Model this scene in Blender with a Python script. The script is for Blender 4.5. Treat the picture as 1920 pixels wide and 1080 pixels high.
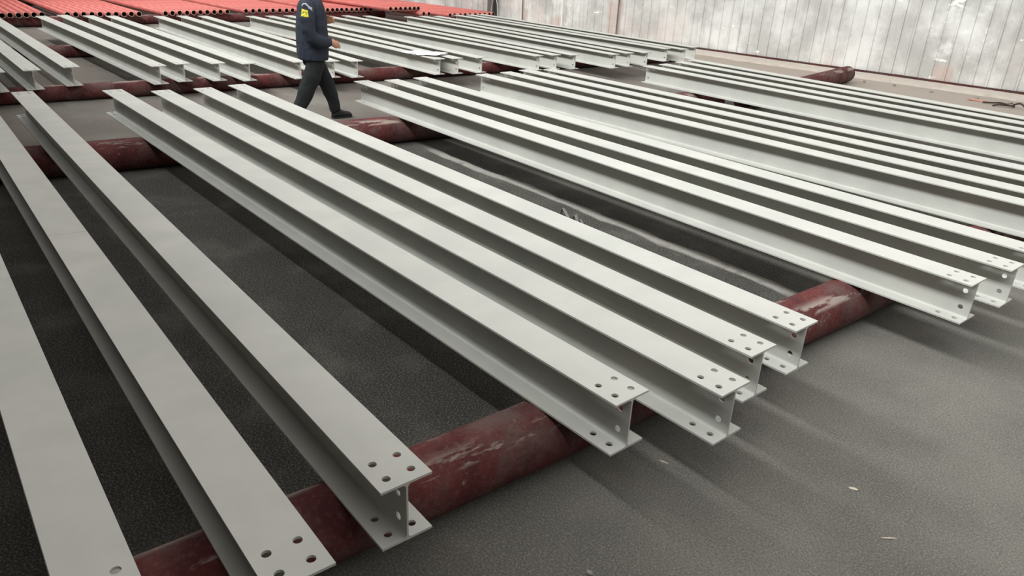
import bpy, bmesh, math, random
from mathutils import Vector, Matrix, noise as mnoise

random.seed(7)
for o in list(bpy.data.objects):
    bpy.data.objects.remove(o, do_unlink=True)
SC = bpy.context.scene
COL = SC.collection

# ------------------------------------------------------------------ camera
YAW, PITCH, ROLL = -0.709222, 0.427982, 0.0496912
CAM_Z = 2.035
fw = Vector((math.cos(PITCH)*math.cos(YAW), math.cos(PITCH)*math.sin(YAW), -math.sin(PITCH)))
rt = Vector((math.sin(YAW), -math.cos(YAW), 0)); up = rt.cross(fw)
rt2 = rt*math.cos(ROLL)+up*math.sin(ROLL); up2 = up*math.cos(ROLL)-rt*math.sin(ROLL)
cd = bpy.data.cameras.new('camera'); cam = bpy.data.objects.new('camera', cd); COL.objects.link(cam)
cam.matrix_world = Matrix(((rt2.x, up2.x, -fw.x, 0), (rt2.y, up2.y, -fw.y, 0), (rt2.z, up2.z, -fw.z, CAM_Z), (0, 0, 0, 1)))
cd.sensor_width = 36; cd.lens = 1406.7/1920*36; cd.clip_start = .05; cd.clip_end = 300
SC.camera = cam

# ------------------------------------------------------------------ light
w = bpy.data.worlds.new('world'); SC.world = w; w.use_nodes = True
bgn = w.node_tree.nodes['Background']; bgn.inputs[0].default_value = (1, .98, .945, 1); bgn.inputs[1].default_value = 1.0
# unseen area light added for daylight, a long strip high on the left
sd = bpy.data.lights.new('daylight', 'AREA'); sun = bpy.data.objects.new('daylight', sd); COL.objects.link(sun)
sd.shape = 'RECTANGLE'; sd.size = 34; sd.size_y = 2.6; sd.energy = 6200; sd.color = (.97, 1, .995)
sun.location = (9, 4.0, 12.0)
sun.rotation_euler = (0, 0, 0)
sun.rotation_euler = (math.radians(-78), 0, 0)
vs = SC.view_settings
vs.view_transform = 'Standard'; vs.look = 'None'; vs.gamma = 1; vs.use_curve_mapping = False; vs.exposure = 0.0

# ------------------------------------------------------------------ material helpers
class NT:
    def __init__(s, name):
        s.m = bpy.data.materials.new(name); s.m.use_nodes = True
        s.t = s.m.node_tree; s.b = s.t.nodes['Principled BSDF']; s._c = None
    def n(s, typ, **kw):
        nd = s.t.nodes.new(typ)
        for k, v in kw.items(): setattr(nd, k, v)
        return nd
    def link(s, a, b): s.t.links.new(a, b)
    def val(s, sock, v):
        if hasattr(v, 'is_linked') or hasattr(v, 'links'): s.link(v, sock)
        else: sock.default_value = v
    def co(s):
        if s._c is None: s._c = s.n('ShaderNodeTexCoord').outputs['Object']
        return s._c
    def noise(s, scale, detail=4, rough=.55, vec=None, sc3=None):
        v = vec or s.co()
        if sc3:
            mp = s.n('ShaderNodeMapping'); mp.inputs['Scale'].default_value = sc3; s.link(v, mp.inputs[0]); v = mp.outputs[0]
        nd = s.n('ShaderNodeTexNoise'); s.link(v, nd.inputs['Vector'])
        nd.inputs['Scale'].default_value = scale; nd.inputs['Detail'].default_value = detail; nd.inputs['Roughness'].default_value = rough
        return nd.outputs['Fac']
    def ramp(s, f, a, b, lo=0., hi=1.):
        nd = s.n('ShaderNodeMapRange'); nd.interpolation_type = 'SMOOTHSTEP'
        s.link(f, nd.inputs[0]); nd.inputs[1].default_value = a; nd.inputs[2].default_value = b
        nd.inputs[3].default_value = lo; nd.inputs[4].default_value = hi
        return nd.outputs[0]
    def math(s, op, a, b=0.):
        nd = s.n('ShaderNodeMath', operation=op); s.val(nd.inputs[0], a); s.val(nd.inputs[1], b); return nd.outputs[0]
    def mix(s, f, a, b, mode='MIX'):
        nd = s.n('ShaderNodeMix', data_type='RGBA', blend_type=mode)
        s.val(nd.inputs[0], f); s.val(nd.inputs[6], a); s.val(nd.inputs[7], b); return nd.outputs[2]
    def xyz(s):
        nd = s.n('ShaderNodeSeparateXYZ'); s.link(s.co(), nd.inputs[0]); return nd.outputs
    def bump(s, h, strength=.3, dist=.01):
        nd = s.n('ShaderNodeBump'); nd.inputs['Strength'].default_value = strength; nd.inputs['Distance'].default_value = dist
        s.link(h, nd.inputs['Height']); s.link(nd.outputs[0], s.b.inputs['Normal'])
    def out(s, col, rough=.6, metal=0., spec=.5):
        s.val(s.b.inputs['Base Color'], col); s.val(s.b.inputs['Roughness'], rough); s.val(s.b.inputs['Metallic'], metal)
        s.val(s.b.inputs['Specular IOR Level'], spec)
        return s.m
def c3(r, g, b):
    f = lambda v: ((v/255+.055)/1.055)**2.4 if v > 10 else v/255/12.92
    return (f(r), f(g), f(b), 1)

def mat_beam():
    t = NT('beam_primer')
    a = t.mix(t.ramp(t.noise(3, 5), .35, .7), c3(184, 184, 178), c3(193, 192, 185))
    sp = t.ramp(t.noise(220, 2), .62, .75, 0, .35)
    a = t.mix(sp, a, c3(160, 162, 154))
    t.bump(t.noise(400, 2), .08, .002)
    return t.out(a, t.ramp(t.noise(8, 3), .3, .7, .42, .58), 0, .45)
def mat_pipe(name='red_oxide', rr=(96, 46, 45), dust=(100, 84, 80)):
    t = NT(name); x, y, z = t.xyz()
    a = t.mix(t.ramp(t.noise(5, 6), .35, .7), c3(*rr), c3(int(rr[0]*.74), int(rr[1]*.78), int(rr[2]*.82)))
    d = t.ramp(t.noise(2.6, 8, .68), .42, .66)
    a = t.mix(t.math('MULTIPLY', d, .8), a, c3(*dust))
    fs = t.ramp(t.noise(45, 4, .7), .5, .72)
    a = t.mix(t.math('MULTIPLY', fs, .35), a, c3(136, 100, 96))
    # paint rubbed off along the crest by the steel dragged over it
    cz = t.math('MULTIPLY', t.ramp(z, .082, .104), t.ramp(z, .142, .12))
    cz = t.math('MULTIPLY', cz, t.ramp(t.noise(2.2, 5, .65, sc3=(1, 4, 4)), .5, .58))
    a = t.mix(t.math('MULTIPLY', cz, .7), a, c3(176, 164, 154))
    ch = t.ramp(t.noise(9, 6, .7), .64, .69)
    a = t.mix(t.math('MULTIPLY', ch, .5), a, c3(160, 146, 138))
    t.bump(t.math('ADD', t.noise(26, 6, .65), t.math('MULTIPLY', t.noise(7, 6, .7), 1.5)), .6, .012)
    return t.out(a, .82, 0, .25)
def mat_tube():
    t = NT('red_tube_paint')
    a = t.mix(t.ramp(t.noise(6, 4), .3, .7), c3(204, 112, 104), c3(190, 96, 88))
    return t.out(a, .5, 0, .5)
def mat_plain(name, col, rough=.7, metal=0., nz=0., scale=30, spec=.4):
    t = NT(name)
    d = tuple(c*(1-nz) for c in col[:3])+(1,)
    a = t.mix(t.noise(scale, 4), col, d) if nz else col
    if nz: t.bump(t.noise(scale*4, 3), .15, .004)
    return t.out(a, rough, metal, spec)

def mat_floor():
    t = NT('concrete_floor'); x, y, z = t.xyz()
    wob = t.math('MULTIPLY', t.math('SUBTRACT', t.noise(.9, 5), .5), 1.6)
    yw = t.math('ADD', y, wob); xw = t.math('ADD', x, wob)
    base = t.mix(t.ramp(t.noise(1.3, 7, .6), .3, .72), c3(116, 114, 108), c3(142, 138, 131))
    # darker floor tone inside the racks and at the left, with ragged edges
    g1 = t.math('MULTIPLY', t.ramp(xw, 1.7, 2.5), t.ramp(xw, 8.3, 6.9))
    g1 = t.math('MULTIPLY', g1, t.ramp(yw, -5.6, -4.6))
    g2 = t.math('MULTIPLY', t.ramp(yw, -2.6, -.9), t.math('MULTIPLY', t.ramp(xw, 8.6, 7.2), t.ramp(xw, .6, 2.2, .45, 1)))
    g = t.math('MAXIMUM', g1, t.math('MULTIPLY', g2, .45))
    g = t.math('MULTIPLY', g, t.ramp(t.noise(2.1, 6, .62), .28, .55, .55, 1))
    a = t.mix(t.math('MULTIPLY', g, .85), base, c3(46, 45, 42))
    # reddish paint dust around the walkways and the far racks
    r = t.math('MULTIPLY', t.ramp(xw, 7.2, 8.6), t.ramp(t.noise(.7, 6, .6), .3, .62))
    a = t.mix(t.math('MULTIPLY', r, .55), a, c3(112, 95, 87))
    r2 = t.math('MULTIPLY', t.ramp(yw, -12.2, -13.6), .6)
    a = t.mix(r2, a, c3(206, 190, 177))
    # pale overspray line left on the floor between two bundles
    ln = t.math('ADD', y, t.math('MULTIPLY', t.math('SUBTRACT', t.noise(1.1, 3), .5), .22))
    s1 = t.math('MULTIPLY', t.ramp(ln, -4.51, -4.48), t.ramp(ln, -4.37, -4.405))
    s1 = t.math('MULTIPLY', s1, t.math('MULTIPLY', t.ramp(x, 2.0, 2.4), t.ramp(x, 6.9, 6.3)))
    s1 = t.math('MULTIPLY', s1, t.ramp(t.noise(9, 5), .25, .5, .5, 1))
    a = t.mix(t.math('MULTIPLY', s1, .85), a, c3(196, 192, 184))
    # grit
    sp = t.ramp(t.noise(105, 5, .85), .515, .575)
    a = t.mix(t.math('MULTIPLY', sp, .55), a, c3(176, 172, 163))
    sp2 = t.ramp(t.noise(125, 5, .85), .485, .425)
    a = t.mix(t.math('MULTIPLY', sp2, .6), a, c3(70, 68, 64))
    h = t.math('ADD', t.noise(100, 5, .85), t.math('MULTIPLY', t.noise(9, 5), 1.2))
    t.bump(h, .8, .014)
    return t.out(a, .85, 0, .25)

def mat_wall():
    t = NT('galvanised_sheet'); x, y, z = t.xyz()
    a = t.mix(t.ramp(t.noise(1.1, 8, .66), .36, .64), c3(188, 186, 182), c3(226, 225, 221))
    st = t.noise(1, 5, .6, sc3=(9, 9, .5))
    a = t.mix(t.ramp(st, .5, .75, 0, .4), a, c3(168, 166, 163))
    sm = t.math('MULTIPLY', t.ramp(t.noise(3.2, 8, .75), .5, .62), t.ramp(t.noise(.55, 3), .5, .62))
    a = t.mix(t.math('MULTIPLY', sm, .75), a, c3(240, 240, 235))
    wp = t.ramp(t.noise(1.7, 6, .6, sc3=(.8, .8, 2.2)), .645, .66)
    a = t.mix(t.math('MULTIPLY', wp, .9), a, c3(248, 248, 242))  # white patches: blown-out reflections put into the sheet colour, along with torn paint
    pk = t.math('MULTIPLY', t.ramp(t.noise(.7, 6, .65), .5, .62), t.ramp(z, 1.3, .1))
    a = t.mix(t.math('MULTIPLY', pk, .5), a, c3(214, 198, 192))
    nz = t.math('MULTIPLY', t.math('SUBTRACT', t.noise(2.5, 5), .5), .5)
    for (u, hw, zt) in ((13.72, .26, .95), (15.62, .30, .42), (16.75, .12, .5), (6.0, .2, .4)):   # brown primer smears
        dx = t.math('ABSOLUTE', t.math('ADD', t.math('SUBTRACT', x, u), t.math('MULTIPLY', nz, .5)))
        mk = t.math('MULTIPLY', t.ramp(dx, hw, hw-.07), t.ramp(t.math('ADD', z, nz), zt, zt-.1))
        a = t.mix(t.math('MULTIPLY', mk, .62), a, c3(196, 172, 162))
    fl = t.ramp(t.noise(16, 4, .7), .65, .7)
    a = t.mix(t.math('MULTIPLY', fl, .5), a, c3(120, 115, 110))
    return t.out(a, t.ramp(t.noise(1.2, 5), .35, .65, .25, .5), .15, .5)

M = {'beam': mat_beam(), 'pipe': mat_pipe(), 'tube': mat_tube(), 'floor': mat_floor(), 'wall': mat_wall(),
     'kerb': mat_plain('kerb_concrete', c3(204, 194, 183), .9, 0, .35, 6), 'angle': mat_pipe('base_angle', (80, 40, 38), (72, 58, 56)),
     'tube_in': mat_plain('tube_bore', c3(70, 34, 28), .9, 0, .3), 'tube_end': mat_plain('cut_steel', c3(206, 188, 172), .6, .0, .2),
     'paper': mat_plain('paper_white', c3(250, 250, 250), .8), 'roof': mat_plain('roof_sheet', c3(120, 118, 114), .8, 0, .2, 3),
     'column': mat_plain('column_steel', c3(108, 104, 100), .7, .1, .35, 12), 'white': mat_plain('white_pole', c3(232, 232, 228), .6, 0, .1),
     'wire': mat_plain('bare_wire', c3(196, 192, 186), .5, .4, .2), 'scrap': mat_plain('scrap_steel', c3(128, 124, 119), .6, .2, .4, 40),
     'splinter': mat_plain('splinter', c3(206, 196, 176), .9, 0, .25, 60), 'stone': mat_plain('stone', c3(150, 146, 138), .9, 0, .3, 60),
     'dark': mat_plain('dark_scrap', c3(74, 58, 50), .85, 0, .4, 60), 'redbit': mat_plain('red_offcut', c3(196, 142, 132), .8, 0, .3, 30),
     'jacket': mat_plain('navy_cloth', c3(48, 53, 66), .9, 0, .35, 14), 'trousers': mat_plain('black_cloth', c3(33, 36, 37), .9, 0, .3, 14),
     'shoe': mat_plain('black_shoe', c3(30, 31, 31), .6, 0, .2, 30), 'skin': mat_plain('skin', c3(190, 140, 116), .6, 0, .12, 20),
     'hair': mat_plain('hair', c3(28, 25, 24), .8, 0, .2, 60), 'badge': mat_plain('yellow_badge', c3(214, 204, 62), .7, 0, .1),
     'reflect': mat_plain('reflective_tape', c3(176, 178, 184), .45, .1, .05), 'sole': mat_plain('rubber_sole', c3(40, 40, 39), .8),
     'redcloth': mat_plain('red_cloth', c3(150, 50, 58), .85, 0, .3, 30)}

# ------------------------------------------------------------------ object helpers
def link(name, me, mat=None, parent=None, smooth=False):
    o = bpy.data.objects.new(name, me); COL.objects.link(o)
    if mat and not me.materials: me.materials.append(mat)
    if parent: o.parent = parent
    if smooth:
        for p in me.polygons: p.use_smooth = True
    return o
def mesh(name, v, f, mat=None):
    me = bpy.data.meshes.new(name); me.from_pydata([tuple(p) for p in v], [], f); me.update()
    if mat: me.materials.append(mat)
    return me
def empty(name, loc, rz=0.):
    o = bpy.data.objects.new(name, None); COL.objects.link(o); o.location = loc; o.rotation_euler = (0, 0, rz)
    o.empty_display_size = .1
    return o
def tag(o, label, cat, group=None):
    o['label'] = label; o['category'] = cat
    if group: o['group'] = group
    return o
def struct(o): o['kind'] = 'structure'; return o
ORD = ['first', 'second', 'third', 'fourth', 'fifth', 'sixth', 'seventh', 'eighth', 'ninth', 'tenth']

# ------------------------------------------------------------------ setting
def ground(px, py): return -15.302+.109*(px-7.591)
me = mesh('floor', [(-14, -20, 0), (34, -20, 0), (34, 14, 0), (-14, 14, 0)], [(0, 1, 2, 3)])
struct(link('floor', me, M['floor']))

WY = lambda x: -15.302+.109*(x-7.591)
WA = math.atan(.109)
wallroot = struct(empty('wall_right', (0, WY(0), 0), WA))
PW, PH = .96, 7.2
def panel_mesh():
    prof = []
    for k in range(4):
        x0 = k*.24
        prof += [(x0, 0), (x0+.185, 0), (x0+.195, .022), (x0+.225, .022), (x0+.235, 0)]
    prof.append((PW+.004, 0))
    v = []; f = []
    for (x, y) in prof: v += [(x, y, 0), (x, y, PH)]
    for i in range(len(prof)-1): f.append((2*i, 2*i+2, 2*i+3, 2*i+1))
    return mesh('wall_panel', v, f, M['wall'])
# each sheet has its own mesh position so the stains run on across sheets
for i in range(-8, 34):
    b = panel_mesh()
    for vv in b.vertices:
        vv.co.x += i*PW; vv.co.y += .004*(i % 2)+random.uniform(0, .003); vv.co.z += random.uniform(-.0, .0)+.03
    o = link('wall_panel', b, None, wallroot)
# base angle along the foot of the sheeting
v = []; f = []
N = 60
for i in range(N+1):
    x = -8+42*i/N; wz = .012*mnoise.noise(Vector((x*.8, 0, 3)))
    v += [(x, .028, 0), (x, .06, 0), (x, .06, .09+wz), (x, .028, .09+wz)]
for i in range(N):
    a = 4*i; b = a+4
    for k in range(4): f.append((a+k, b+k, b+(k+1) % 4, a+(k+1) % 4))
tr = struct(link('trim_1', mesh('trim_1', v, f), M['angle'])); tr.location = (0, WY(0), 0); tr.rotation_euler = (0, 0, WA)
# low broken concrete kerb in front of it
v = []; f = []
N = 260
for i in range(N+1):
    x = -8+42*i/N
    e = .62+.16*mnoise.noise(Vector((x*.9, 1, 0)))+.1*mnoise.noise(Vector((x*4, 5, 0)))
    hh = .045+.015*mnoise.noise(Vector((x*2, 9, 0)))
    v += [(x, .0, 0), (x, .0, .055), (x, e*.5, hh+.0), (x, e, hh), (x, e+.012, 0)]
for i in range(N):
    a = 5*i; b = a+5
    for k in range(4): f.append((a+k, b+k, b+k+1, a+k+1))
kb = struct(link('trim_2', mesh('trim_2', v, f), M['kerb'])); kb.location = (0, WY(0), 0); kb.rotation_euler = (0, 0, WA)

# unseen roof slab added over the left, edge placed to shade the left beams
v = [(-14, 1.60, 7.2), (34, 1.60, 7.2), (34, 14, 7.2), (-14, 14, 7.2), (-14, 1.60, 7.35), (34, 1.60, 7.35), (34, 14, 7.35), (-14, 14, 7.35)]
f = [(0, 3, 2, 1), (4, 5, 6, 7), (0, 1, 5, 4), (1, 2, 6, 5), (2, 3, 7, 6), (3, 0, 4, 7)]
struct(link('shade_roof', mesh('shade_roof', v, f), M['roof']))
# the hall's other walls, out of the picture
for nm, q in (('wall_left', [(-14, 14, 0), (34, 14, 0), (34, 14, 7.2), (-14, 14, 7.2)]), ('wall_back', [(34, 14, 0), (34, -20, 0), (34, -20, 7.2), (34, 14, 7.2)]),
              ('wall_front', [(-14, -20, 0), (-14, 14, 0), (-14, 14, 7.2), (-14, -20, 7.2)])):
    struct(link(nm, mesh(nm, q, [(0, 1, 2, 3)]), M['roof']))

# ------------------------------------------------------------------ steel beams
BW, BH, TF, TW, FR = .1842, .2302, .009, .0068, .013
HR = .0142
def plate_geo(V, F, xs, ys, holes, t, tr):
    """flat plate in local (a,b,c): a along xs, b along ys, thickness c in 0..-t; holes {(i,j):(a,b)}; tr maps abc->xyz"""
    def add(p): V.append(tr(*p)); return len(V)-1
    for i in range(len(xs)-1):
        for j in range(len(ys)-1):
            x0, x1, y0, y1 = xs[i], xs[i+1], ys[j], ys[j+1]
            if (i, j) not in holes:
                for c, rev in ((0, 0), (-t, 1)):
                    q = [add((x0, y0, c)), add((x1, y0, c)), add((x1, y1, c)), add((x0, y1, c))]
                    F.append(q[::-1] if rev else q)
                continue
            cx, cy = holes[(i, j)]
            bd = []
            for k in range(4): bd.append((x0+(x1-x0)*k/4, y0))
            for k in range(4): bd.append((x1, y0+(y1-y0)*k/4))
            for k in range(4): bd.append((x1-(x1-x0)*k/4, y1))
            for k in range(4): bd.append((x0, y1-(y1-y0)*k/4))
            ci = []
            for (bx, by) in bd:
                a = math.atan2(by-cy, bx-cx); ci.append((cx+HR*math.cos(a), cy+HR*math.sin(a)))
            rings = {}
            for c in (0, -t):
                rings[c] = ([add((p[0], p[1], c)) for p in bd], [add((p[0], p[1], c)) for p in ci])
            for k in range(16):
                k2 = (k+1) % 16
                B, I = rings[0]; F.append([B[k], B[k2], I[k2], I[k]])
                B, I = rings[-t]; F.append([B[k2], B[k], I[k], I[k2]])
                F.append([rings[0][1][k], rings[0][1][k2], rings[-t][1][k2], rings[-t][1][k]])
    a0, a1, b0, b1 = xs[0], xs[-1], ys[0], ys[-1]
    for (p, q) in (((a0, b0), (a1, b0)), ((a1, b0), (a1, b1)), ((a1, b1), (a0, b1)), ((a0, b1), (a0, b0))):
        F.append([add((p[0], p[1], 0)), add((p[0], p[1], -t)), add((q[0], q[1], -t)), add((q[0], q[1], 0))])
MC = {}
def beam_meshes(L):
    key = round(L/.03)
    if key in MC: return MC[key]
    L = key*.03; h = L/2
    e = [.0504, .1368]; cut = [0, .0936, .19]
    fx = [-h, -h+cut[1], -h+cut[2], h-cut[2], h-cut[1], h]; fy = [-BW/2, 0, BW/2]
    hol = {}
    for i, a in ((0, -h+e[0]), (1, -h+e[1]), (3, h-e[1]), (4, h-e[0])):
        for j, b in ((0, -.0446), (1, .0446)): hol[(i, j)] = (a, b)
    V, F = [], []; plate_geo(V, F, fx, fy, hol, TF, lambda a, b, c: (a, b, BH+c)); top = mesh('top_flange', V, F, M['beam'])
    V, F = [], []; plate_geo(V, F, fx, fy, hol, TF, lambda a, b, c: (a, b, TF+c)); bot = mesh('bottom_flange', V, F, M['beam'])
    V, F = [], []
    wx = [-h, -h+.11, h-.11, h]; wz = [TF, BH/2, BH-TF]
    wh = {(0, 0): (-h+.0516, BH-.167), (0, 1): (-h+.0516, BH-.072), (2, 0): (h-.0516, BH-.167), (2, 1): (h-.0516, BH-.072)}
    plate_geo(V, F, wx, wz, wh, TW, lambda a, b, c: (a, -(c+TW/2), b))
    for sy in (1, -1):
        for (z0, sz) in ((TF, 1), (BH-TF, -1)):
            n0 = len(V)
            for k in range(5):
                a = math.pi/2*k/4
                yy = sy*(TW/2+FR-FR*math.sin(a)); zz = z0+sz*(FR-FR*math.cos(a))
                V += [(-h, yy, zz), (h, yy, zz)]
            for k in range(4): F.append([n0+2*k, n0+2*k+1, n0+2*k+3, n0+2*k+2])
            V += [(-h, sy*TW/2, z0), (h, sy*TW/2, z0)]
            F.append([n0+10]+[n0+2*k for k in range(5)]); F.append([n0+11]+[n0+2*k+1 for k in range(5)])
    web = mesh('web', V, F, M['beam'])
    MC[key] = (top, web, bot)
    return MC[key]
def beam(xf, yf, xn, yn, zbot, label, group, seam=None):
    L = math.hypot(xf-xn, yf-yn); a = math.atan2(yf-yn, xf-xn)
    r = tag(empty('steel_girder', ((xf+xn)/2, (yf+yn)/2, zbot), a), label, 'steel beam', group)
    for nm, me in zip(('top_flange', 'web', 'bottom_flange'), beam_meshes(L)):
        link(nm, me, None, r)
    if seam is not None:
        u = seam-(xf+xn)/2; v = []; f = []
        for k in range(13):
            yy = -BW/2+.004+(BW-.008)*k/12; xx = u+.012*math.sin(k*.7)*.4+.03*(k/12-.5)
            v += [(xx-.0035, yy, BH-.0005), (xx, yy, BH+.0016+.0006*math.sin(k*2.3)), (xx+.0035, yy, BH-.0005)]
        for k in range(12):
            q = 3*k; f += [(q, q+1, q+4, q+3), (q+1, q+2, q+5, q+4)]
        link('weld_seam', mesh('weld_seam', v, f, M['beam']), None, r)
    return r
K = 1.2
ZA, RA = .286, .143          # underside of the front row = crest of its pipes
RB = .1008; ZB = 2*RB
def lin(far, near, xn): return near
front = {
 'three': [(8.78, -.288, 1.60, -.142), (8.784, -.694, 1.423, -.562), (8.795, -1.096, 1.594, -.982)],
 'four': [(8.564, -1.851, 1.505, -1.919), (8.337, -2.254, 1.317, -2.299), (8.295, -2.668, 1.436, -2.659), (8.346, -3.053, 1.452, -3.031)],
 'mid': [(8.026, -4.402, 1.194, -4.303), (7.954, -4.768, 1.149, -4.731), (7.956, -5.172, 1.12, -5.148)],
 'A4': [(7.858, -6.047, 1.0, -6.232), (7.877, -6.455, 1.03, -6.60), (7.918, -6.818, 1.0, -7.006), (7.84, -7.18, 1.02, -7.40)],
 'A5': [(7.486, -8.83, .78, -8.82), (7.529, -9.226, .80, -9.224), (7.59, -9.70, .82, -9.62), (7.672, -10.10, .84, -9.97)],
}
txt = {'three': 'leftmost front-row group', 'four': 'front-row bundle of four ending in the foreground',
       'mid': 'front-row bundle of three at right middle', 'A4': 'front-row bundle running off the right edge', 'A5': 'front-row bundle nearest the metal wall'}
seams = {('three', 1): 4.41, ('three', 2): 5.76, ('four', 1): 3.77, ('four', 2): 5.14}
for g, lst in front.items():
    for i, b in enumerate(lst):
        beam(*b, ZA, 'grey steel beam, %s from left, %s' % (ORD[i], txt[g]), txt[g], seams.get((g, i)))
back = [('G0', 17.2, -1.13, 10.625, -1.115), ('G0', 17.25, -1.50, 10.644, -1.481), ('G0', 17.25, -1.93, 10.735, -1.918), ('G1', 17.106, -2.699, 10.454, -2.858),
 ('G1', 17.247, -3.087, 10.522, -3.181), ('G1', 17.068, -3.499, 10.409, -3.6), ('G1', 16.949, -3.866, 10.247, -3.951), ('G2', 16.746, -4.693, 10.139, -4.633),
 ('G2', 16.723, -5.132, 10.045, -5.091), ('G2', 16.652, -5.526, 9.926, -5.401), ('G3', 16.431, -6.441, 9.678, -6.659), ('G3', 16.415, -6.852, 9.625, -6.959),
 ('G3', 16.399, -7.275, 9.566, -7.363), ('G4', 16.136, -8.071, 9.402, -8.408), ('G4', 16.176, -8.534, 9.376, -8.769), ('G4', 16.032, -8.991, 9.261, -9.086),
 ('G5', 15.686, -9.861, 9.044, -9.838), ('G5', 15.734, -10.299, 9.084, -10.233), ('G5', 15.668, -10.66, 9.022, -10.61), ('G6', 15.813, -11.349, 9.277, -11.457),
 ('G6', 15.812, -11.75, 9.079, -11.739), ('G6', 15.885, -12.135, 9.23, -12.233)]
btxt = {'G0': 'back-row bundle at the left picture edge', 'G1': 'back-row bundle of four left of person', 'G2': 'back-row bundle ending behind the person',
        'G3': 'back-row bundle with white papers on it', 'G4': 'back-row bundle just right of the papers', 'G5': 'back-row bundle second from the metal wall', 'G6': 'back-row bundle closest to the metal wall'}
cnt = {}
for g, *b in back:
    i = cnt.get(g, 0); cnt[g] = i+1
    beam(*b, ZB, 'grey steel beam, %s from left, %s' % (ORD[i], btxt[g]), btxt[g])

# ------------------------------------------------------------------ tubes and pipes
def tube_mesh(name, L, r, wall, seg, m_out, m_end, m_in, rings=1, rough=0.):
    V, F, mi = [], [], []
    for s in range(rings+1):
        x = L*s/rings
        for k in range(seg):
            a = 2*math.pi*k/seg; rr = r
            if rough: rr = r-abs(rough*mnoise.noise(Vector((x*2.2, 3*math.cos(a), 3*math.sin(a)))))
            V.append((x, rr*math.cos(a), rr*math.sin(a)))
    n1 = len(V)
    for x in (0, L):
        for k in range(seg):
            a = 2*math.pi*k/seg; V.append((x, (r-wall)*math.cos(a), (r-wall)*math.sin(a)))
    for s in range(rings):
        for k in range(seg):
            k2 = (k+1) % seg; F.append((s*seg+k, s*seg+k2, (s+1)*seg+k2, (s+1)*seg+k)); mi.append(0)
    for k in range(seg):
        k2 = (k+1) % seg
        F.append((k2, k, n1+k, n1+k2)); mi.append(1)
        e = rings*seg; F.append((e+k, e+k2, n1+seg+k2, n1+seg+k)); mi.append(1)
        F.append((n1+k2, n1+k, n1+seg+k, n1+seg+k2)); mi.append(2)
    me = mesh(name, V, F)
    for m in (m_out, m_end, m_in): me.materials.append(m)
    for p, m in zip(me.polygons, mi): p.material_index = m; p.use_smooth = m != 1
    return me
def pipe(xa, ya, xb, yb, r, label):
    L = math.hypot(xb-xa, yb-ya)
    me = tube_mesh('support_pipe', L, r, .012, 40, M['pipe'], M['pipe'], M['pipe'], max(8, int(L/.12)), 0.0)
    o = link('support_pipe', me); o.location = (xa, ya, r); o.rotation_euler = (0, 0, math.atan2(yb-ya, xb-xa))
    return tag(o, label, 'pipe')
P1 = lambda y: 1.92+.029*(y+2.4)
P2 = lambda y: 7.176+.109*(y+3.6)
P3 = lambda y: 10.80+.062*(y+3.6)
P4 = lambda y: 14.7+.07*(y+2.4)
pipe(P1(1.6), 1.6, P1(-11.2), -11.2, RA, 'dusty dark red support pipe under the near ends of the front row')
pipe(P2(1.4), 1.4, P2(-9.35), -9.35, RA, 'scaly dark red support pipe under the far ends of the front row')
pipe(6.30, -9.62, 7.06, -14.0, RA, 'red support pipe end sticking out by the metal wall')
pipe(P3(1.2), 1.2, P3(-13.0), -13.0, RB, 'dark red support pipe under the near ends of the back row')
pipe(P4(1.0), 1.0, P4(-13.2), -13.2, RB, 'dark red support pipe under the far ends of the back row')
pipe(19.42, -.5, 19.52, -11.5, RB, 'dark red support pipe under the ends of the red tubes')
pipe(18.1, -11.6, 18.15, -14.0, RB, 'short red support pipe under the tube bundle by the wall')
pipe(24.6, -.5, 24.7, -13.2, RB, 'red support pipe at the far ends of the red tubes')

TR = .056
tl = {}
def tubes(n, xa, ya, xb, yb, slope, label, zoff=0., L=6.6, jit=.05):
    a = math.atan(slope)
    if L not in tl: tl[L] = tube_mesh('steel_tube', L, TR, .007, 22, M['tube'], M['tube_end'], M['tube_in'])
    for i in range(n):
        u = i/(n-1)
        o = link('steel_tube', tl[L]); o.location = (xa+(xb-xa)*u+random.uniform(-jit, jit)*.5, ya+(yb-ya)*u, ZB+TR+zoff); o.rotation_euler = (0, 0, a)
        tag(o, 'thin red tube, %s from left, %s' % (ORD[i], label), 'tube', 'red tubes in the '+label)
tubes(6, 19.14, -2.341, 19.20, -3.066, -.004, 'tube bundle at the far left corner')
tubes(10, 19.13, -3.53, 19.02, -4.944, .03, 'tube bundle behind the left back-row beams')
tubes(10, 19.09, -5.521, 19.28, -7.016, .08, 'tube bundle left of the person')
tubes(10, 19.36, -7.514, 19.38, -9.10, .10, 'tube bundle right behind the person')
tubes(10, 19.35, -9.70, 19.36, -10.99, .105, 'tube bundle right of the person')
tubes(7, 18.06, -10.86, 18.1, -11.75, .11, 'raised tube bundle near the wall', 2*TR+.01)
tubes(2, 17.9, -11.79, 17.89, -11.925, .11, 'pair of tubes below the raised bundle')
tubes(10, 17.46, -12.32, 17.44, -13.80, .115, 'tube bundle lying against the metal wall')
# timber packer carrying the raised tubes
def box_mesh(name, sx, sy, sz, mat, bev=.006):
    bm = bmesh.new(); bmesh.ops.create_cube(bm, size=1)
    for vv in bm.verts: vv.co = Vector((vv.co.x*sx, vv.co.y*sy, (vv.co.z+.5)*sz))
    bmesh.ops.bevel(bm, geom=bm.edges[:], offset=bev, segments=2, affect='EDGES')
    me = bpy.data.meshes.new(name); bm.to_mesh(me); bm.free(); me.materials.append(mat); return me

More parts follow.
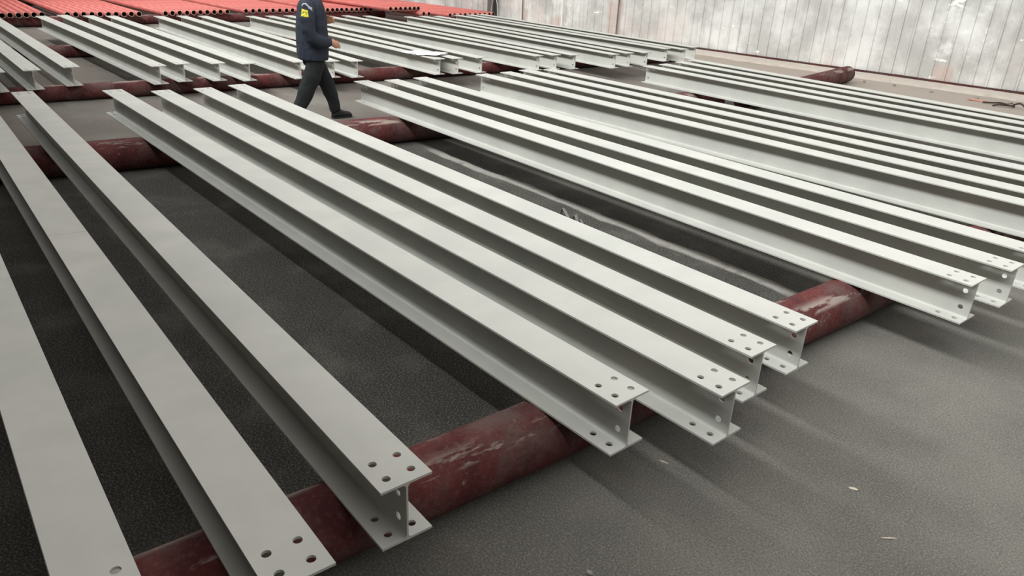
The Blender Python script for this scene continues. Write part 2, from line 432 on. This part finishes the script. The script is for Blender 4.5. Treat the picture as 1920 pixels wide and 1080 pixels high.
# ------------------------------------------------------------------ sheets of paper on the back row
ZT = ZB+BH
def paper(x, y, rz, sx, sy, label, seed, dz=0.):
    V, F = [], []; n = 8
    for i in range(n+1):
        for j in range(n+1):
            a = (i/n-.5)*sx; b = (j/n-.5)*sy
            V.append((a, b, .002+.010*abs(mnoise.noise(Vector((a*5+seed, b*5, 0))))))
    for i in range(n):
        for j in range(n):
            q = i*(n+1)+j; F.append((q, q+n+1, q+n+2, q+1))
    o = link('paper_sheet', mesh('paper_sheet', V, F, M['paper']), None, None, True); o.location = (x, y, ZT+dz); o.rotation_euler = (0, 0, rz)
    s = o.modifiers.new('thick', 'SOLIDIFY'); s.thickness = .001
    tag(o, label, 'paper', 'papers on the back-row beams')
paper(10.42, -6.72, .25, .30, .42, 'white paper sheet on the back-row beams, farthest from the beam ends', 1)
paper(10.16, -6.70, -.2, .28, .34, 'white paper sheet on the back-row beams, the middle one', 4, .012)
paper(10.03, -6.82, .45, .22, .40, 'white paper sheet on the back-row beams, nearest the beam ends', 8, .024)

# ------------------------------------------------------------------ along the wall
def wl(u, off): # u along wall from x=0, off in front
    return Vector((u*math.cos(WA)-off*math.sin(WA), WY(0)+u*math.sin(WA)+off*math.cos(WA), 0))
p = wl(17.95, .14)
r = tag(empty('steel_column', p, WA), 'dark grey steel column standing against the metal wall', 'column')
link('column_flange', box_mesh('column_flange', .22, .012, 4.4, M['column'], .003), None, r).location = (0, .09, 0)
link('column_flange', box_mesh('column_flange', .22, .012, 4.4, M['column'], .003), None, r).location = (0, -.09, 0)
link('column_web', box_mesh('column_web', .012, .17, 4.4, M['column'], .003), None, r)
link('base_plate', box_mesh('base_plate', .34, .26, .02, M['column'], .003), None, r)
def tube_path(name, pts, r, mat, parent=None, seg=8):
    cu = bpy.data.curves.new(name, 'CURVE'); cu.dimensions = '3D'; cu.bevel_depth = r; cu.bevel_resolution = 2; cu.use_fill_caps = True
    sp = cu.splines.new('POLY'); sp.points.add(len(pts)-1)
    for q, c in zip(sp.points, pts): q.co = (*c, 1)
    tmp = bpy.data.objects.new('tmp', cu); COL.objects.link(tmp)
    dg = bpy.context.evaluated_depsgraph_get(); me = bpy.data.meshes.new_from_object(tmp.evaluated_get(dg)); me.name = name
    bpy.data.objects.remove(tmp, do_unlink=True)
    me.materials.clear(); me.materials.append(mat)
    return link(name, me, None, parent, True)
def bez(pts, n=8):
    out = []
    P = [Vector(p) for p in pts]; P = [P[0]]+P+[P[-1]]
    for i in range(1, len(P)-2):
        for k in range(n):
            t = k/n; a, b, c, d = P[i-1], P[i], P[i+1], P[i+2]
            out.append(.5*((2*b)+(c-a)*t+(2*a-5*b+4*c-d)*t*t+(3*b-a-3*c+d)*t**3))
    out.append(P[-2]); return out
q = wl(17.72, .33)
o = tube_path('wire_hoop', bez([q+Vector((.12, 0, .02)), q+Vector((.06, 0, .5)), q+Vector((-.05, .02, .66)), q+Vector((-.2, .03, .58)), q+Vector((-.26, .04, .05))]), .012, M['wire'])
tag(o, 'bent pale wire hoop standing by the grey column', 'wire')
a = wl(15.35, .12); o = tube_path('white_pole', [a, a+Vector((.02, 0, 1.5)), a+Vector((.06, -.02, 3.2))], .022, M['white'])
tag(o, 'thin white pole leaning on the metal wall', 'pole')
for (u, lb) in ((16.85, 'dark gap strip on the metal wall left of the white pole'), (13.6, 'dark gap strip on the metal wall right of the white pole')):
    a = wl(u, .045); V = []; F = []
    for k in range(20):
        zz = .05+k*.22; ww = .014+.010*abs(mnoise.noise(Vector((zz*1.3, u, 0)))); xx = .03*mnoise.noise(Vector((zz*.8, u, 4)))
        V += [(xx-ww, 0, zz), (xx+ww, 0, zz), (xx+ww, .012, zz), (xx-ww, .012, zz)]
    for k in range(19):
        for e in range(4): F.append((4*k+e, 4*k+(e+1) % 4, 4*k+4+(e+1) % 4, 4*k+4+e))
    F += [(0, 1, 2, 3), (76, 77, 78, 79)]
    o = link('trim_3', mesh('trim_3', V, F, M['column'])); o.location = a; o.rotation_euler = (0, 0, WA); struct(o)
# bare flattened sheet patch behind the pipe end and stained patches leaning on the wall foot

# ------------------------------------------------------------------ litter on the floor
def chunk(name, loc, size, mat, label, cat, seed, rz=0., group=None):
    bm = bmesh.new(); bmesh.ops.create_icosphere(bm, subdivisions=2, radius=1)
    for vv in bm.verts:
        d = 1+.45*mnoise.noise(vv.co*1.4+Vector((seed, 0, 0)))
        vv.co = Vector((vv.co.x*size[0]*d, vv.co.y*size[1]*d, max(-.6, vv.co.z)*size[2]*d+size[2]*.6))
    zm = min(vv.co.z for vv in bm.verts)
    for vv in bm.verts: vv.co.z -= zm
    me = bpy.data.meshes.new(name); bm.to_mesh(me); bm.free()
    o = link(name, me, mat); o.location = loc; o.rotation_euler = (0, 0, rz); tag(o, label, cat, group); return o
chunk('paint_flake', (.985, -2.811, 0), (.020, .009, .003), M['splinter'], 'small pale flake on the grey floor right of the beam ends', 'flake', 3, .5)
chunk('wood_splinter', (.75, -2.636, 0), (.034, .004, .003), M['splinter'], 'pale wood splinter on the floor at lower right', 'splinter', 5, .9)
chunk('wood_splinter', (1.587, -2.291, 0), (.022, .004, .003), M['splinter'], 'pale splinter on the floor beside the bundle of four ends', 'splinter', 6, .2)
chunk('pebble', (1.327, -1.571, 0), (.014, .010, .006), M['stone'], 'tiny pebble at the bottom edge of the floor', 'pebble', 9, .2)
sc = tag(empty('scrap_strip', (4.20, -4.17, 0)), 'twisted grey scrap strips on the dark floor between two bundles', 'scrap')
def strip(name, pts, wd, mat, parent):
    V, F = [], []; P = bez(pts, 5)
    for i, c in enumerate(P):
        t = (P[min(i+1, len(P)-1)]-P[max(i-1, 0)]).normalized(); s = t.cross(Vector((.2, .3, 1))).normalized()*wd; n = t.cross(s).normalized()*.002
        V += [c-s-n, c+s-n, c+s+n, c-s+n]
    for i in range(len(P)-1):
        for e in range(4): F.append((4*i+e, 4*i+(e+1) % 4, 4*i+4+(e+1) % 4, 4*i+4+e))
    return link(name, mesh(name, V, F, mat), None, parent)
strip('curl', [(.10, -.02, .005), (.06, .0, .07), (-.02, .02, .03), (-.06, .03, .006)], .010, M['scrap'], sc)
strip('curl', [(-.04, -.03, .005), (-.08, -.01, .05), (-.12, .0, .004)], .012, M['scrap'], sc)
strip('curl', [(-.14, -.02, .004), (-.17, .02, .045), (-.22, .03, .02), (-.24, .0, .004)], .008, M['scrap'], sc)
sb = tag(empty('scrap_heap', (4.42, -14.15, 0)), 'dark bent wire scrap on the ground by the wall kerb at right edge', 'scrap')
for k, pts in enumerate(([(.3, .0, .02), (.15, -.05, .03), (0, .05, .06), (-.2, .05, .03)], [(.1, .12, .01), (0, .1, .04), (-.15, -.1, .02)], [(-.1, -.12, .02), (-.25, 0, .09), (-.4, .1, .03)])):
    tube_path('bent_wire', bez(pts, 5), .014, M['dark'], sb)
chunk('red_offcut', (4.85, -14.28, 0), (.16, .03, .02), M['redbit'], 'flat reddish offcut lying by the wall kerb at right', 'offcut', 12, .2)
for k in range(7):
    u = 3.9+.63*k+random.uniform(-.1, .1); c = wl(u, random.uniform(.7, 1.2))
    chunk('concrete_lump', (c.x, c.y, 0), (random.uniform(.02, .05),)*2+(random.uniform(.012, .03),), M['stone'], 'small concrete lump by the wall kerb, %s from the right edge' % ORD[k], 'concrete lump', k*1.7, k, 'rubble along the wall kerb')
# ------------------------------------------------------------------ the walking person (faces -y, right side towards the camera)
PX = 8.42
per = tag(empty('person', (PX, -4.06, 0)), 'person in dark navy jacket and black trousers walking between the beam rows', 'person')
def PV(x, y, z): return Vector((x, y+4.06, z))      # x: + away from camera, world y, z  -> local
def loft(V, F, sec, seg=18, cap=True):
    """sec: list of (centre, rx(side axis), ry, axis_dir) ; ring perpendicular to axis_dir"""
    n0 = len(V)
    for (c, ra, rb, d) in sec:
        d = Vector(d).normalized(); s = Vector((1, 0, 0)); s = (s-d*s.dot(d)).normalized(); b = d.cross(s)
        for k in range(seg):
            a = 2*math.pi*k/seg; V.append(c+s*(ra*math.cos(a))+b*(rb*math.sin(a)))
    for i in range(len(sec)-1):
        for k in range(seg):
            k2 = (k+1) % seg; F.append((n0+i*seg+k, n0+i*seg+k2, n0+(i+1)*seg+k2, n0+(i+1)*seg+k))
    if cap:
        F.append(tuple(n0+k for k in range(seg))[::-1]); e = n0+(len(sec)-1)*seg; F.append(tuple(e+k for k in range(seg)))
def limb(V, F, pts, seg=16):
    P = [p for p, *_ in pts]; sec = []
    for i, (p, ra, rb) in enumerate(pts):
        d = P[min(i+1, len(P)-1)]-P[max(i-1, 0)]; sec.append((p, ra, rb, d))
    loft(V, F, sec, seg)
def remesh(o, vox, sm=6):
    m = o.modifiers.new('remesh', 'REMESH'); m.mode = 'VOXEL'; m.voxel_size = vox; m.use_smooth_shade = True
    s = o.modifiers.new('smooth', 'SMOOTH'); s.iterations = sm; s.factor = .5
def wrinkle(o, st, size):
    tx = bpy.data.textures.new('folds', 'CLOUDS'); tx.noise_scale = size
    m = o.modifiers.new('folds', 'DISPLACE'); m.texture = tx; m.strength = st; m.mid_level = .5
# trousers: rear (right, nearer the camera) leg and leading left leg
V, F = [], []
limb(V, F, [(PV(-.01, -3.99, .98), .15, .115), (PV(-.01, -4.0, .86), .165, .13), (PV(0, -4.01, .74), .165, .13), (PV(0, -4.015, .66), .14, .11)])
limb(V, F, [(PV(-.085, -4.0, .80), .095, .11), (PV(-.085, -3.985, .66), .09, .105), (PV(-.085, -3.93, .53), .09, .105), (PV(-.085, -3.885, .44), .084, .096), (PV(-.085, -3.83, .33), .078, .09), (PV(-.085, -3.765, .22), .072, .082), (PV(-.085, -3.735, .155), .068, .076)])
limb(V, F, [(PV(.085, -4.03, .80), .095, .11), (PV(.085, -4.08, .66), .092, .105), (PV(.085, -4.15, .52), .09, .10), (PV(.085, -4.205, .42), .082, .092), (PV(.08, -4.245, .30), .074, .08), (PV(.075, -4.28, .18), .066, .07), (PV(.075, -4.295, .085), .062, .068)])
o = link('trousers', mesh('trousers', V, F, M['trousers']), None, per); remesh(o, .014); wrinkle(o, .018, .09)
# jacket with sleeves
V, F = [], []
limb(V, F, [(PV(0, -4.01, .725), .205, .165), (PV(0, -4.01, .80), .212, .175), (PV(0, -4.01, .95), .205, .178), (PV(0, -4.01, 1.10), .205, .175), (PV(0, -4.02, 1.24), .205, .155), (PV(0, -4.03, 1.34), .185, .125), (PV(0, -4.05, 1.40), .12, .095), (PV(0, -4.065, 1.455), .078, .08), (PV(0, -4.07, 1.48), .074, .078)])
limb(V, F, [(PV(-.12, -3.95, 1.345), .06, .085), (PV(-.19, -3.88, 1.30), .078, .095), (PV(-.235, -3.85, 1.19), .074, .088), (PV(-.25, -3.855, 1.08), .068, .08), (PV(-.25, -3.885, 1.0), .066, .076), (PV(-.24, -3.965, .955), .062, .068), (PV(-.23, -4.05, .94), .056, .06), (PV(-.222, -4.125, .935), .05, .053)])
limb(V, F, [(PV(.15, -4.03, 1.335), .06, .08), (PV(.215, -4.03, 1.26), .072, .085), (PV(.245, -4.03, 1.14), .066, .078), (PV(.24, -4.05, 1.04), .062, .07), (PV(.20, -4.13, 1.05), .055, .06), (PV(.14, -4.19, 1.10), .05, .052), (PV(.10, -4.205, 1.125), .046, .05)])
o = link('jacket', mesh('jacket', V, F, M['jacket']), None, per); remesh(o, .013, 5); wrinkle(o, .016, .08)
jk = o
# body (skin): head, neck, arms and hands in one mesh
V, F = [], []
limb(V, F, [(PV(0, -4.06, 1.38), .06, .062), (PV(0, -4.075, 1.48), .055, .06), (PV(0, -4.085, 1.53), .055, .066)])
limb(V, F, [(PV(0, -4.115, 1.495), .035, .04), (PV(0, -4.112, 1.515), .052, .068), (PV(0, -4.10, 1.56), .066, .088), (PV(0, -4.095, 1.61), .074, .097), (PV(0, -4.09, 1.66), .076, .10), (PV(0, -4.085, 1.70), .068, .09), (PV(0, -4.08, 1.73), .045, .06), (PV(0, -4.08, 1.742), .015, .02)])
limb(V, F, [(PV(0, -4.185, 1.61), .010, .012), (PV(0, -4.205, 1.59), .014, .014), (PV(0, -4.20, 1.575), .016, .012)])     # nose
for s in (-1, 1): limb(V, F, [(PV(s*.072, -4.085, 1.575), .008, .012), (PV(s*.080, -4.082, 1.60), .010, .018), (PV(s*.078, -4.08, 1.635), .008, .014)])   # ears
def hand(side, wrist, fwd, dn):
    wv = Vector(wrist); fwd = Vector(fwd).normalized(); dn = Vector(dn).normalized(); ln = fwd.cross(dn).normalized()
    limb(V, F, [(wv-fwd*.06, .028, .03), (wv, .027, .03), (wv+fwd*.03, .026, .038), (wv+fwd*.07, .024, .044), (wv+fwd*.095, .02, .04)], 12)
    for k, (o_, l1) in enumerate(((.030, .042), (.011, .048), (-.009, .045), (-.028, .036))):
        b = wv+fwd*.085+dn*(-o_)*1.0
        side_in = ln*(-side)
        q1 = b+fwd*l1*.9+side_in*.012; q2 = q1+fwd*l1*.35+side_in*l1*.75; q3 = q2-fwd*l1*.35+side_in*l1*.45
        limb(V, F, [(b, .010, .010), (q1, .0095, .0095), (q2, .0088, .0088), (q3, .007, .007)], 8)
    b = wv+fwd*.03-dn*.036; side_in = ln*(-side)
    limb(V, F, [(b, .012, .012), (b+fwd*.03-dn*.016+side_in*.018, .0115, .0115), (b+fwd*.06-dn*.012+side_in*.034, .0095, .0095), (b+fwd*.08-dn*.004+side_in*.042, .007, .007)], 8)
limb(V, F, [(PV(0, -4.06, 1.42), .06, .06), (PV(0, -4.03, 1.33), .14, .09), (PV(0, -4.02, 1.15), .14, .10), (PV(0, -4.01, .95), .13, .10), (PV(0, -4.0, .82), .13, .10), (PV(0, -4.01, .74), .11, .09)])
for pts in ([(-.085, -4.0, .80), (-.085, -3.92, .45), (-.085, -3.75, .16), (-.085, -3.745, .11)], [(.085, -4.03, .80), (.085, -4.2, .43), (.075, -4.29, .14), (.075, -4.31, .06)],
            [(-.11, -3.97, 1.33), (-.235, -3.85, 1.18), (-.245, -3.89, .99), (-.22, -4.12, .935)], [(.12, -4.03, 1.33), (.24, -4.03, 1.15), (.235, -4.06, 1.045), (.10, -4.2, 1.125)]):
    limb(V, F, [(PV(*q), rr_, rr_) for q, rr_ in zip(pts, (.05, .042, .034, .028))])
hand(-1, PV(-.218, -4.135, .932), (0.05, -1, -.38), (0, -.35, -1))
hand(1, PV(.09, -4.205, 1.13), (-.6, -.75, .25), (0, -.3, -1))
o = link('body', mesh('body', V, F, M['skin']), None, per); remesh(o, .0055, 3)
# hair
V, F = [], []
limb(V, F, [(PV(0, -4.045, 1.53), .055, .04), (PV(0, -4.05, 1.58), .076, .062), (PV(0, -4.065, 1.64), .084, .088), (PV(0, -4.08, 1.70), .080, .10), (PV(0, -4.085, 1.745), .055, .072), (PV(0, -4.085, 1.76), .02, .03)])
o = link('hair', mesh('hair', V, F, M['hair']), None, per); remesh(o, .01, 3)
# shoes
def shoe(ax, ay, az, pitch):
    V, F = [], []
    secs = [(.045, .030, .052, .045), (.02, .038, .05, .075), (-.02, .042, .05, .085), (-.07, .043, .045, .062), (-.12, .046, .04, .046), (-.17, .044, .036, .040), (-.20, .034, .03, .03), (-.215, .016, .02, .02)]
    n = 16; V = []
    for (u, hw, cz, hh) in secs:
        for k in range(n):
            a = 2*math.pi*k/n; z = hh*math.sin(a)
            V.append(Vector((hw*math.cos(a), u, max(.018, cz*.9+z))))
    F = []
    for i in range(len(secs)-1):
        for k in range(n):
            k2 = (k+1) % n; F.append((i*n+k, i*n+k2, (i+1)*n+k2, (i+1)*n+k))
    F.append(tuple(range(n))[::-1]); F.append(tuple((len(secs)-1)*n+k for k in range(n)))
    R = Matrix.Rotation(pitch, 4, 'X')
    sh = link('shoe', mesh('shoe', [R @ v for v in V], F, M['shoe']), None, per, True); sh.location = PV(ax, ay, az)
    V2 = []; F2 = []
    ring = [(u, hw+.004) for (u, hw, _, _) in secs]
    for z in (0, .022):
        for (u, hw) in ring: V2.append(R @ Vector((hw, u, z)))
        for (u, hw) in ring[::-1]: V2.append(R @ Vector((-hw, u, z)))
    m = 2*len(ring)
    for k in range(m): F2.append((k, (k+1) % m, m+(k+1) % m, m+k))
    F2.append(tuple(range(m))[::-1]); F2.append(tuple(m+k for k in range(m)))
    link('sole', mesh('sole', V2, F2, M['sole']), None, sh)
shoe(.075, -4.295, 0, 0)
shoe(-.085, -3.72, .085, .55)
# sleeve badge and reflective shoulder tape, following the near sleeve
def patch(name, rows, mat, off=.004):
    V, F = [], []; nr = len(rows); nc = len(rows[0])
    for rr in rows:
        for p in rr: V.append(p)
    for i in range(nr-1):
        for j in range(nc-1): F.append((i*nc+j, i*nc+j+1, (i+1)*nc+j+1, (i+1)*nc+j))
    ob = link(name, mesh(name, V, F, mat), None, jk, True)
    ob.modifiers.new('s', 'SHRINKWRAP').target = jk; ob.modifiers['s'].offset = off; ob.modifiers['s'].wrap_mode = 'ABOVE_SURFACE'
    sdm = ob.modifiers.new('t', 'SOLIDIFY'); sdm.thickness = .003
    return ob
rows = []
for i in range(7):
    z = 1.205+.085*i/6
    rows.append([PV(-.29-.07*j/8, -3.715-.11*j/8, z+.045-.012*j/8) for j in range(9)])
patch('sleeve_badge', rows, M['badge'])['label'] = 'yellow badge print on the sleeve'
for (y0, z0, y1, z1) in ((-3.73, 1.297, -3.76, 1.307), (-3.78, 1.307, -3.805, 1.27), (-3.735, 1.27, -3.77, 1.267), (-3.785, 1.285, -3.81, 1.285)):
    rows = []
    for i in range(2):
        rows.append([PV(-.33, y0+(y1-y0)*j/4, z0+(z1-z0)*j/4+(-.003+.006*i)) for j in range(5)])
    patch('badge_mark', rows, M['jacket'], .008)
rows = []
for i in range(3):
    rows.append([PV(-.28-.05*j/14, -3.725-.20*j/14, 1.36+.035*math.sin(math.pi*min(1, j/9))-.05*max(0, (j-6)/8)-.022+.044*i/2) for j in range(15)])
patch('shoulder_tape', rows, M['reflect'])['label'] = 'pale reflective tape over the shoulder'
# eyes, brows and mouth
for s_ in (-1, 1):
    for nm, dz, rx, rz in (('eye', 1.622, .013, .007), ('eyebrow', 1.642, .020, .004)):
        bm = bmesh.new(); bmesh.ops.create_uvsphere(bm, u_segments=10, v_segments=6, radius=1)
        for vv in bm.verts: vv.co = Vector((vv.co.x*rx, vv.co.y*.007, vv.co.z*rz))
        me = bpy.data.meshes.new(nm); bm.to_mesh(me); bm.free()
        o = link(nm, me, M['hair'], per, True); o.location = PV(s_*.031, -4.178, dz); o.rotation_euler = (0, 0, s_*.35)
bm = bmesh.new(); bmesh.ops.create_uvsphere(bm, u_segments=10, v_segments=6, radius=1)
for vv in bm.verts: vv.co = Vector((vv.co.x*.022, vv.co.y*.006, vv.co.z*.006))
me = bpy.data.meshes.new('mouth'); bm.to_mesh(me); bm.free()
o = link('mouth', me, M['redcloth'], per, True); o.location = PV(0, -4.180, 1.545)
